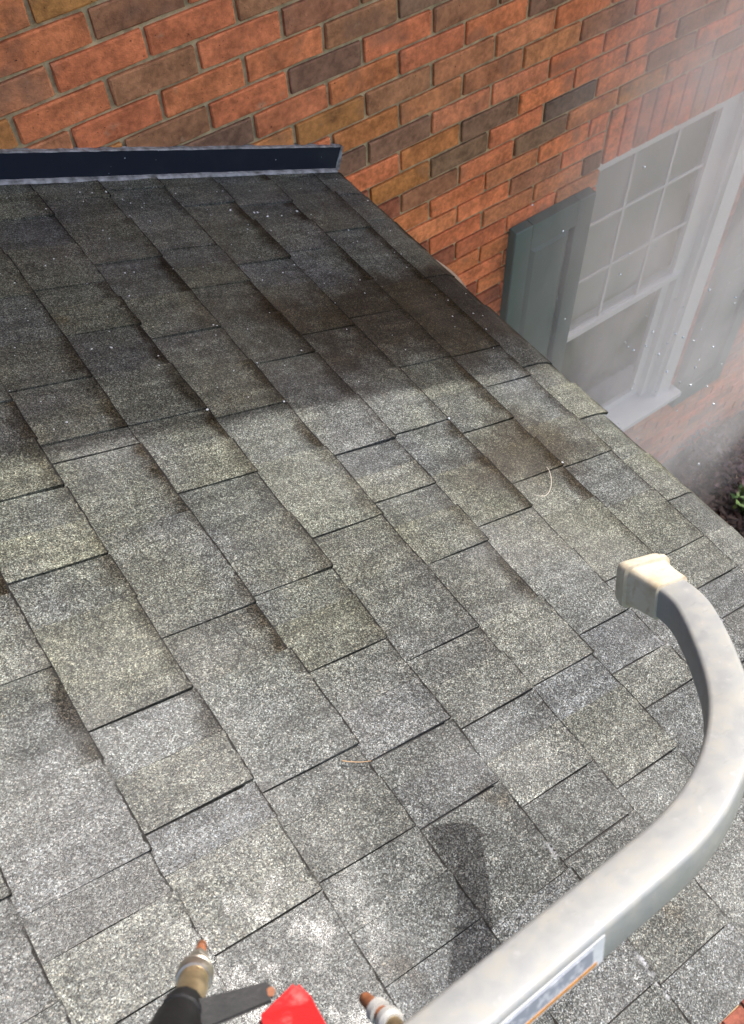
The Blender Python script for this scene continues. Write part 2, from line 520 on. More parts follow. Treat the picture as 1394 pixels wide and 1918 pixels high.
shrub('shrub', (3.12, 1.40, GZ + 0.02), 0.24, 0.24, 800, M['leaf_plum'], 'low plum brown shrub in the mulch below the right shutter', 5, 0.022)
shrub('shrub', (3.55, 1.30, GZ + 0.02), 0.25, 0.30, 800, M['leaf_plum'], 'plum brown shrub at the right end of the mulch bed', 8, 0.022)

# ================================================================== brick house
HB = P(2.0, YW, GZ)
house = empty('brick_house', HB)
tag(house, 'red brick house wall with white window and green grey shutters', 'house')
WX0, WX1 = 1.895, 2.648           # window opening
WZ0, WZ1 = -3.372, -1.815
SOLT = -1.632                      # top of the soldier course
WLX, WRX, WTOP = -2.2, 5.6, 0.82
bm = bmesh.new()
RC = 0.0085
for a in ((WLX, WX0 - 0.002, GZ, WTOP), (WX1 + 0.002, WRX, GZ, WTOP), (WX0 - 0.002, WX1 + 0.002, GZ, WZ0 - 0.004), (WX0 - 0.002, WX1 + 0.002, WZ1 + 0.004, WTOP)):
    bm_box(bm, a[0], a[1], YW + RC, YW + 0.11, a[2], a[3], HB)
wall = from_bm('wall', bm, M['mortar'], house)

# a handful of worn brick meshes, shared
BL, CH, XP, ZP, JT = 0.1895, 0.0642, 0.0237, -0.0284, 0.0093
def brick_mesh(lx, lz, seed):
    rr = random.Random(seed)
    b = bmesh.new()
    bmesh.ops.create_cube(b, size=1.0)
    bmesh.ops.scale(b, vec=(lx * K, 0.09 * K, lz * K), verts=b.verts)
    bmesh.ops.bevel(b, geom=b.edges[:], offset=0.0026, segments=1, affect='EDGES')
    lng = [e for e in b.edges if abs(e.verts[0].co.x - e.verts[1].co.x) > lx * K * 0.5 and (e.verts[0].co.y + e.verts[1].co.y) < 0] if lx > lz else []
    if lng:
        bmesh.ops.subdivide_edges(b, edges=lng, cuts=3)
    for v in b.verts:
        v.co.x += rr.uniform(-1, 1) * 0.0017
        v.co.z += rr.uniform(-1, 1) * 0.0014
        v.co.y += rr.uniform(-1, 1) * 0.0007
    me = bpy.data.meshes.new('brick')
    bmesh.ops.recalc_face_normals(b, faces=b.faces[:])
    b.to_mesh(me); b.free()
    me.materials.append(M['brick'])
    return me
BMESH = [brick_mesh(BL - JT, CH - JT, 100 + i) for i in range(8)]
SMESH = [brick_mesh(0.0605 - JT * 0.8, 0.176, 200 + i) for i in range(3)]
ORANGE, RED, TAN, OCHRE, BROWN, DARK, CHAR = ((0.66, 0.205, 0.078), (0.64, 0.190, 0.078), (0.55, 0.205, 0.088), (0.50, 0.195, 0.060), (0.36, 0.155, 0.075), (0.25, 0.130, 0.072), (0.19, 0.120, 0.080))
special = {(-13, 2): BROWN, (-15, 2): BROWN, (-17, 2): BROWN, (-18, 3): DARK, (-17, 4): DARK, (-16, 5): BROWN, (-19, 4): OCHRE, (-14, 4): BROWN, (-21, 4): DARK,
           (-15, 0): OCHRE, (-19, 3): OCHRE, (-12, 2): OCHRE, (-16, 6): DARK, (-17, 6): BROWN, (-18, 8): DARK, (-20, 9): BROWN, (-19, 5): BROWN, (-21, 5): DARK,
           (-22, 7): DARK, (-23, 6): DARK, (-23, 8): CHAR, (-24, 8): DARK, (-24, 6): BROWN, (-27, 9): DARK, (-23, 5): OCHRE, (-21, 7): TAN, (-19, 6): TAN, (-23, 10): BROWN, (-20, 7): TAN, (-20, 5): OCHRE,
           (-15, 1): RED, (-14, 2): RED, (-13, 1): RED, (-16, 3): ORANGE, (-16, 4): RED, (-17, 3): RED, (-18, 4): RED, (-17, 5): RED, (-18, 5): ORANGE, (-15, 3): RED, (-14, 3): RED}
pal = [ORANGE, ORANGE, ORANGE, ORANGE, RED, RED, TAN, TAN, TAN, OCHRE, BROWN]
brr = random.Random(21)
def jitter(c):
    k = brr.uniform(0.86, 1.14)
    return tuple(min(0.72, x * k * brr.uniform(0.95, 1.05)) for x in c)
def behind_roof(x, z):
    """does the porch roof stand between the lens and this point of the wall"""
    den = z + TP * x
    if den >= 0: return False
    t = Z0 / den
    return t < 0.995 and t * x / math.cos(PITCH) < 1.05
cand = []
for r in range(-64, 14):
    zt = ZP + r * CH
    zb = zt - (CH - JT)
    if zb < GZ: continue
    for c in range(-13, 31):
        xa = XP + c * BL + (r % 2) * BL / 2
        xb = xa + BL - JT
        if xb < WLX + 0.02 or xa > WRX - 0.02: continue
        segs = [(xa, xb)]
        if zb < SOLT + 0.004 and zt > WZ0 - 0.001:
            segs = []
            if xa < WX0 - 0.012: segs.append((xa, min(xb, WX0 - 0.003 if zt > WZ1 else WX0)))
            if xb > WX1 + 0.012: segs.append((max(xa, WX1 + 0.002), xb))
        for (a, b) in segs:
            if b - a < 0.02: continue
            pr = project((a + b) / 2, YW, (zt + zb) / 2)
            vis = pr and -70 < pr[0] < 1464 and -50 < pr[1] < 960 and not behind_roof((a + b) / 2, zt)
            cand.append((vis, pr[2] if pr else 99, r, c, a, b, zt, zb))
vis = sorted([k for k in cand if k[0]], key=lambda k: k[1])
single = set((k[2], k[3], k[4]) for k in vis[:286])
rest = bmesh.new()
for (v, d, r, c, a, b, zt, zb) in cand:
    w = b - a
    color = special.get((r, c)) or pal[brr.randrange(len(pal))]
    color = jitter(color)
    yj = brr.uniform(-0.0012, 0.0012)
    if (r, c, a) in single:
        o = link('brick', BMESH[brr.randrange(8)], None, wall)
        o.location = P((a + b) / 2, YW + 0.045 + yj, (zt + zb) / 2) - HB
        o.scale = (w / (BL - JT), 1, 1)
        if brr.random() < 0.5: o.rotation_euler = (0, math.pi, 0)
        o.rotation_euler.y += brr.uniform(-0.006, 0.006)
        o.color = (*color, 1)
    else:
        bm_box(rest, a, b, YW + yj, YW + 0.06, zb, zt, HB)
rb = from_bm('far_bricks', rest, M['brick'], wall)
rb.color = (0.36, 0.115, 0.06, 1)
tag(rb, kind='stuff')
nsol = 13
for i in range(nsol):
    o = link('brick', SMESH[i % 3], None, wall)
    o.location = P(WX0 + 0.012 + 0.0605 * (i + 0.5) - 0.006, YW + 0.0448, (WZ1 + SOLT) / 2 - 0.002) - HB
    o.color = (*jitter([ORANGE, RED, TAN, RED][i % 4]), 1)

# window: casing, two sashes, muntins, panes, sill
def framebox(bm, x0, x1, z0, z1, w, y0, y1, off):
    bm_box(bm, x0, x0 + w, y0, y1, z0, z1, off)
    bm_box(bm, x1 - w, x1, y0, y1, z0, z1, off)
    bm_box(bm, x0 + w, x1 - w, y0, y1, z1 - w, z1, off)
    bm_box(bm, x0 + w, x1 - w, y0, y1, z0, z0 + w, off)
bm = bmesh.new()
bm_box(bm, 2.566, 2.645, 1.606, 1.70, WZ0 + 0.03, WZ1 - 0.002, HB)     # right casing
bm_box(bm, 2.548, 2.566, 1.622, 1.70, WZ0 + 0.03, WZ1 - 0.002, HB)     # stop bead
bm_box(bm, 2.512, 2.548, 1.652, 1.70, WZ0 + 0.03, WZ1 - 0.002, HB)     # jamb liner
bm_box(bm, 1.80, 1.85, 1.652, 1.70, WZ0 + 0.03, -1.79, HB)             # left jamb behind the brick
bm_box(bm, 1.85, 2.512, 1.652, 1.70, -1.82, -1.775, HB)                # head
win = from_bm('window', bm, M['white'], house)
GX0, GX1 = 1.898, 2.466
bm = bmesh.new()
framebox(bm, 1.856, 2.508, -2.622, -1.822, 0.042, 1.648, 1.672, HB)
bm_box(bm, 1.856, 2.508, 1.640, 1.648, -2.600, -2.584, HB)             # ridge on the meeting rail
from_bm('upper_sash', bm, M['white'], win)
bm = bmesh.new()
framebox(bm, 1.856, 2.508, WZ0 + 0.032, -2.585, 0.042, 1.676, 1.698, HB)
from_bm('lower_sash', bm, M['white'], win)
mxs = [GX0, 2.089, 2.281, GX1]
mzs = [-2.580, -2.332, -2.084, -1.864]
for x in mxs[1:3]:
    box('muntin', x - 0.0055, x + 0.0055, 1.652, 1.658, mzs[0], mzs[3], M['shade'], win, HB)
for z in mzs[1:3]:
    for a, b in zip(mxs[:-1], mxs[1:]):
        box('muntin', a + 0.0055, b - 0.0055, 1.652, 1.658, z - 0.005, z + 0.005, M['shade'], win, HB)
for i in range(3):
    for j in range(3):
        box('pane', mxs[i] + 0.0005, mxs[i + 1] - 0.0005, 1.660, 1.664, mzs[j] + 0.0005, mzs[j + 1] - 0.0005, M['glass'], win, HB)
box('pane', GX0, GX1, 1.686, 1.690, WZ0 + 0.074, -2.627, M['glass'], win, HB)
box('window_shade', 1.84, 2.51, 1.716, 1.722, -2.70, -1.80, M['shade'], win, HB)
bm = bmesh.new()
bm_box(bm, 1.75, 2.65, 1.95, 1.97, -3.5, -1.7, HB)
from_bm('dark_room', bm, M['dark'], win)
bm = bmesh.new()
v = bm_box(bm, WX0 - 0.0, WX1 + 0.028, 1.556, 1.70, WZ0 + 0.004, WZ0 + 0.030, HB)
from_bm('sill', bm, M['white'], win)

# panelled shutters
def shutter(x0, x1, label):
    z0, z1 = -3.50, -1.869
    y1, yf = YW + 0.001, 1.586
    st = 0.068
    rails = [(z1 - 0.095, z1), (-2.69, -2.60), (z0, z0 + 0.11)]
    bm = bmesh.new()
    bm_box(bm, x0, x0 + st, yf, y1, z0, z1, HB)
    bm_box(bm, x1 - st, x1, yf, y1, z0, z1, HB)
    bmesh.ops.bevel(bm, geom=bm.edges[:], offset=0.003, segments=1, affect='EDGES')
    for a, b in rails:
        bm_box(bm, x0 + st, x1 - st, yf + 0.001, y1, a, b, HB)
    sh = from_bm('shutter', bm, M['shutter'], house)
    sh['label'] = label
    for a, b in ((rails[1][1], rails[0][0]), (rails[2][1], rails[1][0])):
        bm = bmesh.new()
        px0, px1 = x0 + st, x1 - st
        back, front, bev = YW - 0.012, YW - 0.028, 0.026
        outer = [(px0, a), (px1, a), (px1, b), (px0, b)]
        inner = [(px0 + bev, a + bev), (px1 - bev, a + bev), (px1 - bev, b - bev), (px0 + bev, b - bev)]
        vo = [bm.verts.new(P(x, back, z) - HB) for x, z in outer]
        vi = [bm.verts.new(P(x, front, z) - HB) for x, z in inner]
        vb = [bm.verts.new(P(x, YW - 0.002, z) - HB) for x, z in outer]
        bm.faces.new(vi); bm.faces.new(vb)
        for i in range(4):
            bm.faces.new([vo[i], vo[(i + 1) % 4], vi[(i + 1) % 4], vi[i]])
            bm.faces.new([vb[i], vb[(i + 1) % 4], vo[(i + 1) % 4], vo[i]])
        from_bm('panel', bm, M['shutter'], sh)
shutter(1.545, 1.862, 'green grey panelled shutter left of the window, beside the eave')
shutter(2.695, 3.012, 'green grey panelled shutter right of the window, in the spray mist')

# the main roof above: its eave throws the shade across the upper shingles
EY, EZ = 1.195, 0.80
box('soffit', WLX - 0.3, WRX + 0.3, EY + 0.02, YW + 0.12, EZ + 0.02, EZ + 0.04, M['soffit'], house, HB)
box('fascia', WLX - 0.3, WRX + 0.3, EY, EY + 0.02, EZ, EZ + 0.14, M['white'], house, HB)
bm = bmesh.new()
for (ya, za, yb, zb2) in ((EY - 0.04, EZ + 0.10, 5.0, 2.05),):
    v = [bm.verts.new(P(x, y, z) - HB) for x in (WLX - 0.35, WRX + 0.35) for (y, z) in ((ya, za), (yb, zb2), (yb, zb2 + 0.05), (ya, za + 0.05))]
    for f in ((0, 1, 2, 3), (4, 7, 6, 5), (0, 4, 5, 1), (1, 5, 6, 2), (2, 6, 7, 3), (3, 7, 4, 0)):
        bm.faces.new([v[i] for i in f])
from_bm('roof', bm, M['roof_far'], house)
bm = bmesh.new()
for a in ((WLX, WLX + 0.11, YW + 0.11, 5.0), (WRX - 0.11, WRX, YW + 0.11, 5.0), (WLX, WRX, 5.0, 5.1)):
    bm_box(bm, a[0], a[1], a[2], a[3], GZ, 0.82, HB)
from_bm('side_wall', bm, M['mortar'], house)

# ================================================================== porch roof
roof = empty('porch_roof', P(0, 0, Z0), (0, PITCH, 0))
tag(roof, 'low grey asphalt shingle porch roof, wet and half cleaned', 'roof')
def rl(s, y, n):
    return Vector((s * K, y * K, n * K))
def rbox(name, s0, s1, y0, y1, n0, n1, mat, parent=roof):
    bm = bmesh.new()
    v = [bm.verts.new(rl(a, b, c)) for a in (s0, s1) for b in (y0, y1) for c in (n0, n1)]
    for f in ((0, 1, 3, 2), (4, 6, 7, 5), (0, 4, 5, 1), (2, 3, 7, 6), (0, 2, 6, 4), (1, 5, 7, 3)):
        bm.faces.new([v[i] for i in f])
    return from_bm(name, bm, mat, parent)
RAKE = -0.110
rbox('deck', -1.75, 1.035, RAKE + 0.012, YW - 0.002, -0.03, 0.0, M['deck'])
rbox('fascia', 1.036, 1.05, RAKE + 0.02, YW - 0.006, -0.15, -0.012, M['white'])
rbox('rake_board', -1.75, 1.03, RAKE + 0.013, RAKE + 0.03, -0.16, -0.031, M['white'])
for sx in (-1.5, 0.9):
    x = sx * math.cos(PITCH)
    bm = bmesh.new()
    w = 0.05
    zt = Z0 - TP * x - 0.08
    inv = roof.matrix_basis.inverted() if False else (Matrix.Translation(P(0, 0, Z0)) @ Matrix.Rotation(PITCH, 4, 'Y')).inverted()
    v = [bm.verts.new(inv @ P(a, b, c)) for a in (x - w, x + w) for b in (RAKE + 0.06, RAKE + 0.06 + 2 * w) for c in (GZ, zt)]
    for f in ((0, 1, 3, 2), (4, 6, 7, 5), (0, 4, 5, 1), (2, 3, 7, 6), (0, 2, 6, 4), (1, 5, 7, 3)):
        bm.faces.new([v[i] for i in f])
    from_bm('post', bm, M['white'], roof)

SB = [-0.740, -0.609, -0.479, -0.348, -0.217, -0.085, 0.046, 0.178, 0.309, 0.443, 0.573, 0.700, 0.835, 0.966, 1.062]
steps = {5: [0.833, 0.703, 0.481, 0.349, 0.212], 6: [1.253, 1.035, 0.916, 0.878, 0.561, 0.333, 0.220, 0.104],
         7: [1.479, 1.267, 1.142, 0.920, 0.772, 0.573, 0.443, 0.308, 0.213, -0.045], 8: [1.323, 1.105, 0.898, 0.630, 0.404, 0.292, 0.176, 0.102, -0.051],
         9: [1.561, 1.347, 1.223, 1.002, 0.766, 0.656, 0.526, 0.297, 0.134], 10: [1.490, 1.280, 1.055, 0.776, 0.556, 0.331, 0.259, 0.197],
         11: [1.304, 1.080, 0.926, 0.741, 0.612, 0.387, 0.18], 12: [1.361, 0.926, 0.832, 0.610, 0.385, 0.311, 0.251, 0.05],
         13: [1.500, 1.390, 1.169, 0.859, 0.699, 0.474, 0.27, 0.06]}
srr = random.Random(11)
def shingle(s0, s1, y0, y1, raised, gap_near, eave):
    ov = 0.011
    sa = s0 - ov
    ny = max(2, min(7, int((y1 - y0) / 0.035)))
    fr = [0.0, 0.08, 0.55, 1.0] if not eave else [0.0, 0.1, 0.5, 0.72, 0.88, 1.0]
    hb = (0.0074 if raised else 0.0048) + srr.uniform(-0.0009, 0.0009)
    ha = 0.0030 if raised else 0.0018
    ce, cn, cf = srr.uniform(-0.0008, 0.0012), srr.uniform(0, 0.0016), srr.uniform(0, 0.0016)
    bj = srr.uniform(-0.0022, 0.0022) * (1.6 if eave else 1)
    droop = srr.uniform(0.010, 0.017) if eave else 0
    bm = bmesh.new()
    top, fa = [], []
    lay = bm.verts.layers.float.new('course_frac')
    for i, f in enumerate(fr):
        row = []
        for j in range(ny + 1):
            g = j / ny
            s = sa + (s1 + bj - sa) * f
            if i == len(fr) - 1: s += srr.uniform(-1, 1) * 0.0011
            y = y0 + (y1 - y0) * g
            if j == 0: y += gap_near + srr.uniform(-1, 1) * 0.0007
            if j == ny: y += srr.uniform(-1, 1) * 0.0005 - 0.0006
            n = ha + (hb - ha) * f + srr.uniform(-1, 1) * 0.00035
            if i == len(fr) - 1: n += ce + cn * (1 - g) ** 4 + cf * g ** 4
            if eave and f > 0.5: n -= droop * ((f - 0.5) / 0.5) ** 2.4
            v = bm.verts.new(rl(s, y, n))
            v[lay] = max(0.0, min(1.0, (s - bj - s0) / (s1 - s0)))
            row.append(v)
        top.append(row)
    nb = -0.0015
    low = []
    for i in range(len(fr)):
        r_ = []
        for j in range(ny + 1):
            if i in (0, len(fr) - 1) or j in (0, ny):
                t_ = top[i][j].co
                z = nb * K if not eave or i < 2 else min(nb * K, t_.z - 0.0065)
                v = bm.verts.new(Vector((t_.x, t_.y, z)))
                v[lay] = top[i][j][lay]
                r_.append(v)
            else:
                r_.append(None)
        low.append(r_)
    for i in range(len(fr) - 1):
        for j in range(ny):
            bm.faces.new([top[i][j], top[i + 1][j], top[i + 1][j + 1], top[i][j + 1]])
    L = len(fr) - 1
    for j in range(ny):
        bm.faces.new([top[0][j], top[0][j + 1], low[0][j + 1], low[0][j]])
        bm.faces.new([top[L][j], low[L][j], low[L][j + 1], top[L][j + 1]])
    for i in range(L):
        bm.faces.new([top[i][0], low[i][0], low[i + 1][0], top[i + 1][0]])
        bm.faces.new([top[i][ny], top[i + 1][ny], low[i + 1][ny], low[i][ny]])
    o = from_bm('shingle', bm, M['granule'], roof)
    tones = [(1.06, 1.05, 0.98), (1.01, 1.02, 1.0), (1.08, 1.07, 0.97), (1.0, 1.0, 1.01)] if raised else [(0.88, 0.89, 0.90), (0.92, 0.94, 0.98), (0.90, 0.89, 0.87), (0.96, 0.96, 0.93)]
    tn = tones[srr.randrange(4)]
    q = srr.uniform(0.84, 1.14)
    dirt = srr.choice((0, 0.35, 0.7, 1.0, 1.0)) if not raised else srr.choice((0, 0, 0.3, 0.6, 0.9))
    dirt *= min(1.0, max(0.15, (0.5 * (y0 + y1) - 0.2) / 0.35))
    o.color = (tn[0] * q, tn[1] * q, tn[2] * q, dirt)
    return o
for k in range(len(SB) - 1):
    s0, s1 = SB[k], SB[k + 1]
    if k in steps:
        ys = sorted(steps[k])
    else:
        ys, yy = [], RAKE + srr.uniform(0.05, 0.2)
        while yy < 1.5:
            ys.append(yy); yy += srr.uniform(0.12, 0.26)
    while ys[-1] < 1.40:
        ys.append(ys[-1] + srr.uniform(0.15, 0.24))
    ymax = YW - 0.006
    ys = [q for q in ys if q < ymax - 0.03]
    eave = k == len(SB) - 2
    # the strip nearest the rake, below the first tab
    shingle(s0, s1, RAKE + srr.uniform(-0.004, 0.004), ys[0], False, 0.0, eave)
    for a, b in zip(ys, ys[1:] + [ymax]):
        gap = b - a
        if gap < 0.075:
            shingle(s0, s1, a, b, False if srr.random() < .3 else True, 0.0018, eave)
            continue
        ln = max(0.055, gap * srr.uniform(0.45, 0.68))
        shingle(s0, s1, a, a + ln, True, srr.choice((0.0006, 0.0010, 0.0013, 0.0016)) if k >= 5 else 0.0003, eave)
        shingle(s0, s1, a + ln, b, False, 0.0003, eave)

# flashing against the wall: upright leg, sealant top and bottom
sE = 1.042
def strip(name, s0, s1, prof, mat, seg=44, wob=0.0, seed=1, parent=roof):
    """sweep a (y, n) profile along the slope, edges slightly uneven"""
    rr = random.Random(seed)
    bm = bmesh.new()
    rows = []
    for i in range(seg + 1):
        s = s0 + (s1 - s0) * i / seg
        rows.append([bm.verts.new(rl(s, y + rr.uniform(-1, 1) * wob * 0.6, n + rr.uniform(-1, 1) * wob)) for y, n in prof])
    m = len(prof)
    for a, b in zip(rows[:-1], rows[1:]):
        for j in range(m):
            bm.faces.new([a[j], a[(j + 1) % m], b[(j + 1) % m], b[j]])
    bm.faces.new(rows[0]); bm.faces.new(rows[-1][::-1])
    return from_bm(name, bm, mat, parent)
fl = strip('flashing', -1.7, sE - 0.004, [(YW - 0.014, 0.004), (YW - 0.0035, 0.004), (YW - 0.0035, 0.058), (YW - 0.0105, 0.058)], M['flashing'], 60, 0.0006, 2)
strip('top_caulk', -1.7, sE, [(YW - 0.0108, 0.0586), (YW + 0.004, 0.0586), (YW + 0.004, 0.0605), (YW - 0.0085, 0.0605)], M['sealant'], 160, 0.0006, 3, fl)
strip('bottom_sealant', -1.7, sE - 0.003, [(YW - 0.026, 0.0050), (YW - 0.012, 0.0050), (YW - 0.0145, 0.0095), (YW - 0.022, 0.0085)], M['sealant'], 160, 0.0005, 4, fl)
bm = bmesh.new()
pts = [(sE - 0.004, 0.004), (sE + 0.010, 0.004), (sE + 0.002, 0.0608), (sE - 0.004, 0.0608)]
va = [bm.verts.new(rl(s, YW - 0.0128, n)) for s, n in pts]
vb = [bm.verts.new(rl(s, YW - 0.004, n)) for s, n in pts]
bm.faces.new(va); bm.faces.new(vb[::-1])
for i in range(4):
    bm.faces.new([va[i], va[(i + 1) % 4], vb[(i + 1) % 4], vb[i]])
from_bm('end_tab', bm, M['sealant'], fl)
# a curl of drip edge sticking out under the eave
bm = bmesh.new()
cur = []
for i in range(9):
    g = i / 8
    s = 1.058 + 0.012 * math.sin(g * math.pi * 0.9)
    y = 1.235 - 0.105 * g
    cur.append((bm.verts.new(rl(s, y, -0.004 - 0.004 * g)), bm.verts.new(rl(s + 0.003, y, -0.030)), bm.verts.new(rl(s - 0.03, y, -0.012))))
for a, b in zip(cur[:-1], cur[1:]):
    for i in range(3):
        bm.faces.new([a[i], a[(i + 1) % 3], b[(i + 1) % 3], b[i]])
bm.faces.new(cur[0]); bm.faces.new(cur[-1][::-1])
from_bm('drip_edge', bm, M['twig'], roof)

# ================================================================== ladder and its stabiliser arm
E1 = Vector((-0.9597674, -0.01461569, 0.28041563)).normalized()
NN = Vector((-0.25081305, -0.40438657, -0.87952505)).normalized()
E2 = NN.cross(E1).normalized()
GAM = 0.484
TW = 0.0332                   # tube width
def A(al, be, dn=0.0):
    v = E1 * al + E2 * be + NN * (GAM + TW / 2 + dn)
    return P(v.x, v.y, v.z)
BE, RB, AC = 0.240, 0.262, -0.384
AMID = 0.185
path = []                    # (alpha, beta, tangent angle)
def sweep(a, b, t0, t1, r, n):    # arc continuing from (a, b) while the heading turns t0 -> t1
    return [(a - r * (math.sin(t0 + (t1 - t0) * k / n) - math.sin(t0)), b + r * (math.cos(t0) - math.cos(t0 + (t1 - t0) * k / n)), t0 + (t1 - t0) * k / n) for k in range(n + 1)]
T45, T53, T80 = math.radians(45), math.radians(53), math.radians(80)
p1_ = sweep(-0.5693, 0.3167, T45, T53, 0.62, 8)
p2_ = sweep(p1_[-1][0], p1_[-1][1], T53, T80, 0.10, 8)
path = (p1_ + p2_[1:])[::-1]
for i in range(1, 19):
    th = math.radians(45) * (1 - i / 18)
    path.append((AC - RB * math.sin(th), BE + RB - RB * math.cos(th), th))
half = path
full = half + [(2 * AMID - a, b, -th) for a, b, th in half[::-1]]
SO = A(AMID, BE)
stab = empty('ladder_stabilizer', SO)
tag(stab, 'dull aluminium ladder stabilizer arm curving over the shingles', 'ladder stabilizer')
def section(w, r, n=4):
    out = []
    for cx, cy, a0 in ((1, 1, 0), (-1, 1, 90), (-1, -1, 180), (1, -1, 270)):
        for k in range(n):
            a = math.radians(a0 + 90 * k / (n - 1))
            out.append((cx * (w / 2 - r) + r * math.cos(a), cy * (w / 2 - r) + r * math.sin(a)))
    return out
sec = section(TW, 0.0045)
bm = bmesh.new()
rows = []
for a, b, th in full:
    # in-plane normal of the path
    nx_, ny_ = math.sin(th), math.cos(th)
    rows.append([bm.verts.new(A(a + nx_ * u, b + ny_ * u, w) - SO) for u, w in sec])
m = len(sec)
for a, b in zip(rows[:-1], rows[1:]):
    for j in range(m):
        bm.faces.new([a[j], a[(j + 1) % m], b[(j + 1) % m], b[j]])
bm.faces.new(rows[0]); bm.faces.new(rows[-1][::-1])
so_ = from_bm('arm', bm, M['alu'], stab, smooth=True)
try:
    so_.data.set_sharp_from_angle(angle=math.radians(40))
except Exception:
    pass
def pad(sign):
    a, b, th = full[0] if sign > 0 else full[-1]
    # axis direction away from the bar
    da, db = (-math.cos(th), math.sin(th)) if sign > 0 else (math.cos(th), -math.sin(th))
    if sign < 0: db = abs(db)
    na, nb_ = db, -da
    bm = bmesh.new()
    rows = []
    #   distance along axis, half width across, half height, skew
    prof = [(-0.004, 0.0176, 0.0176), (-0.003, 0.0194, 0.0192), (0.010, 0.0198, 0.0196), (0.024, 0.0212, 0.0206), (0.028, 0.0222, 0.0214), (0.0295, 0.0256, 0.0240),
            (0.034, 0.0260, 0.0244), (0.036, 0.0232, 0.0222), (0.0395, 0.0236, 0.0226), (0.042, 0.0230, 0.0218), (0.045, 0.0205, 0.0190), (0.046, 0.0150, 0.013)]
    for (t, hw, hh) in prof:
        sc = section(1.0, 0.16, 4)
        row = []
        for u, w in sc:
            uu, ww = u * 2 * hw, w * 2 * hh
            tt = t + 0.006 * u * (1 if t > 0.02 else 0)
            row.append(bm.verts.new(A(a + da * tt + na * uu, b + db * tt + nb_ * uu, ww) - SO))
        rows.append(row)
    m = len(rows[0])
    for r_, q in zip(rows[:-1], rows[1:]):
        for j in range(m):
            bm.faces.new([r_[j], r_[(j + 1) % m], q[(j + 1) % m], q[j]])
    bm.faces.new(rows[-1][::-1])
    bm.faces.new(rows[0])
    o = from_bm('rubber_pad', bm, M['rubber'], stab, smooth=True)
    try: o.data.set_sharp_from_angle(angle=math.radians(35))
    except Exception: pass
    return o
pad(1); pad(-1)
# label stuck on the outer side of the bar
def outer_plate(name, a0, a1, w0, w1, out, th, mat, parent):
    bm = bmesh.new()
    be = BE - TW / 2
    v = [bm.verts.new(A(a, b, w) - SO) for a in (a0, a1) for b in (be - out, be - out + th) for w in (w0, w1)]
    for f in ((0, 1, 3, 2), (4, 6, 7, 5), (0, 4, 5, 1), (2, 3, 7, 6), (0, 2, 6, 4), (1, 5, 7, 3)):
        bm.faces.new([v[i] for i in f])
    return from_bm(name, bm, mat, parent)
lab = outer_plate('sticker', -0.312, 0.02, -0.0108, 0.0125, 0.0006, 0.0012, M['label_white'], stab)
outer_plate('print', -0.302, 0.015, -0.0078, 0.0060, 0.0009, 0.0006, M['label'], lab)
outer_plate('stripe', -0.306, -0.185, 0.0078, 0.0108, 0.0009, 0.0006, M['label_orange'], lab)

# extension ladder just below the frame, carrying the stabiliser
lx = SO.x
LB = Vector((lx, -1.25 * K, 0.0))
ladder = empty('ladder', LB)
tag(ladder, 'aluminium ladder leaning at the porch roof, below the frame', 'ladder')
LT = Vector((lx, SO.y - 0.035, SO.z + 0.06))
ld = (LT - LB)
ldn = ld.normalized()
lnrm = Vector((1, 0, 0)).cross(ldn).normalized()
for sx in (-0.2, 0.2):
    bm = bmesh.new()
    c = [LB + Vector((sx, 0, 0)), LT + Vector((sx, 0, -0.28 * sx))]
    q = []
    for p_ in c:
        q += [bm.verts.new(p_ + Vector((dx, 0, 0)) + lnrm * dn - LB) for dx, dn in ((-0.014, -0.04), (0.014, -0.04), (0.014, 0.025), (-0.014, 0.025))]
    for f in ((0, 1, 2, 3), (7, 6, 5, 4), (0, 4, 5, 1), (1, 5, 6, 2), (2, 6, 7, 3), (3, 7, 4, 0)):
        bm.faces.new([q[i] for i in f])
    from_bm('rail', bm, M['alu'], ladder)
L_ = ld.length
d0 = 0.28
while d0 < L_ - 0.1:
    c = LB + ldn * d0 - LB
    bm = bmesh.new()
    tube(bm, [c + Vector((-0.19, 0, 0)), c + Vector((0.19, 0, 0))], [0.016, 0.016], 10)
    from_bm('rung', bm, M['alu'], ladder)
    d0 += 0.305

# ================================================================== spray gun held into the bottom of the view
def V3(t):
    return P(*t)
g = {k: V3(v) for k, v in dict(tip0=(-0.0546, 0.1605, -0.6708), tip1=(-0.058, 0.1495, -0.6542), coup=(-0.062, 0.1437, -0.6469), collar=(-0.0656, 0.1373, -0.6337),
      neck=(-0.069, 0.1295, -0.6213), body=(-0.0747, 0.1227, -0.6091), end=(-0.0914, 0.0939, -0.5532), lev0=(-0.0774, 0.1149, -0.6025), lev1=(-0.0304, 0.1024, -0.6231),
      redtop=(-0.0137, 0.0982, -0.6196), redL=(-0.0431, 0.0930, -0.6088), redR=(-0.0104, 0.0837, -0.6146), redBR=(-0.0103, 0.0499, -0.5736), redBL=(-0.0467, 0.0625, -0.5552)).items()}
GO = g['end']
gun = empty('spray_gun', GO)
tag(gun, 'spray gun with rusty brass nozzle, black lever and faded red handle', 'spray gun')
def lathe(name, stations, mat, seg=20, parent=gun, off=None, smooth=True):
    off = GO if off is None else off
    bm = bmesh.new()
    tube(bm, [p - off for p, r in stations], [r for p, r in stations], seg)
    o = from_bm(name, bm, mat, parent, smooth=smooth)
    try: o.data.set_sharp_from_angle(angle=math.radians(35))
    except Exception: pass
    return o
axis0, axis1 = g['tip0'], g['neck']
def ax(t): return axis0.lerp(axis1, t)
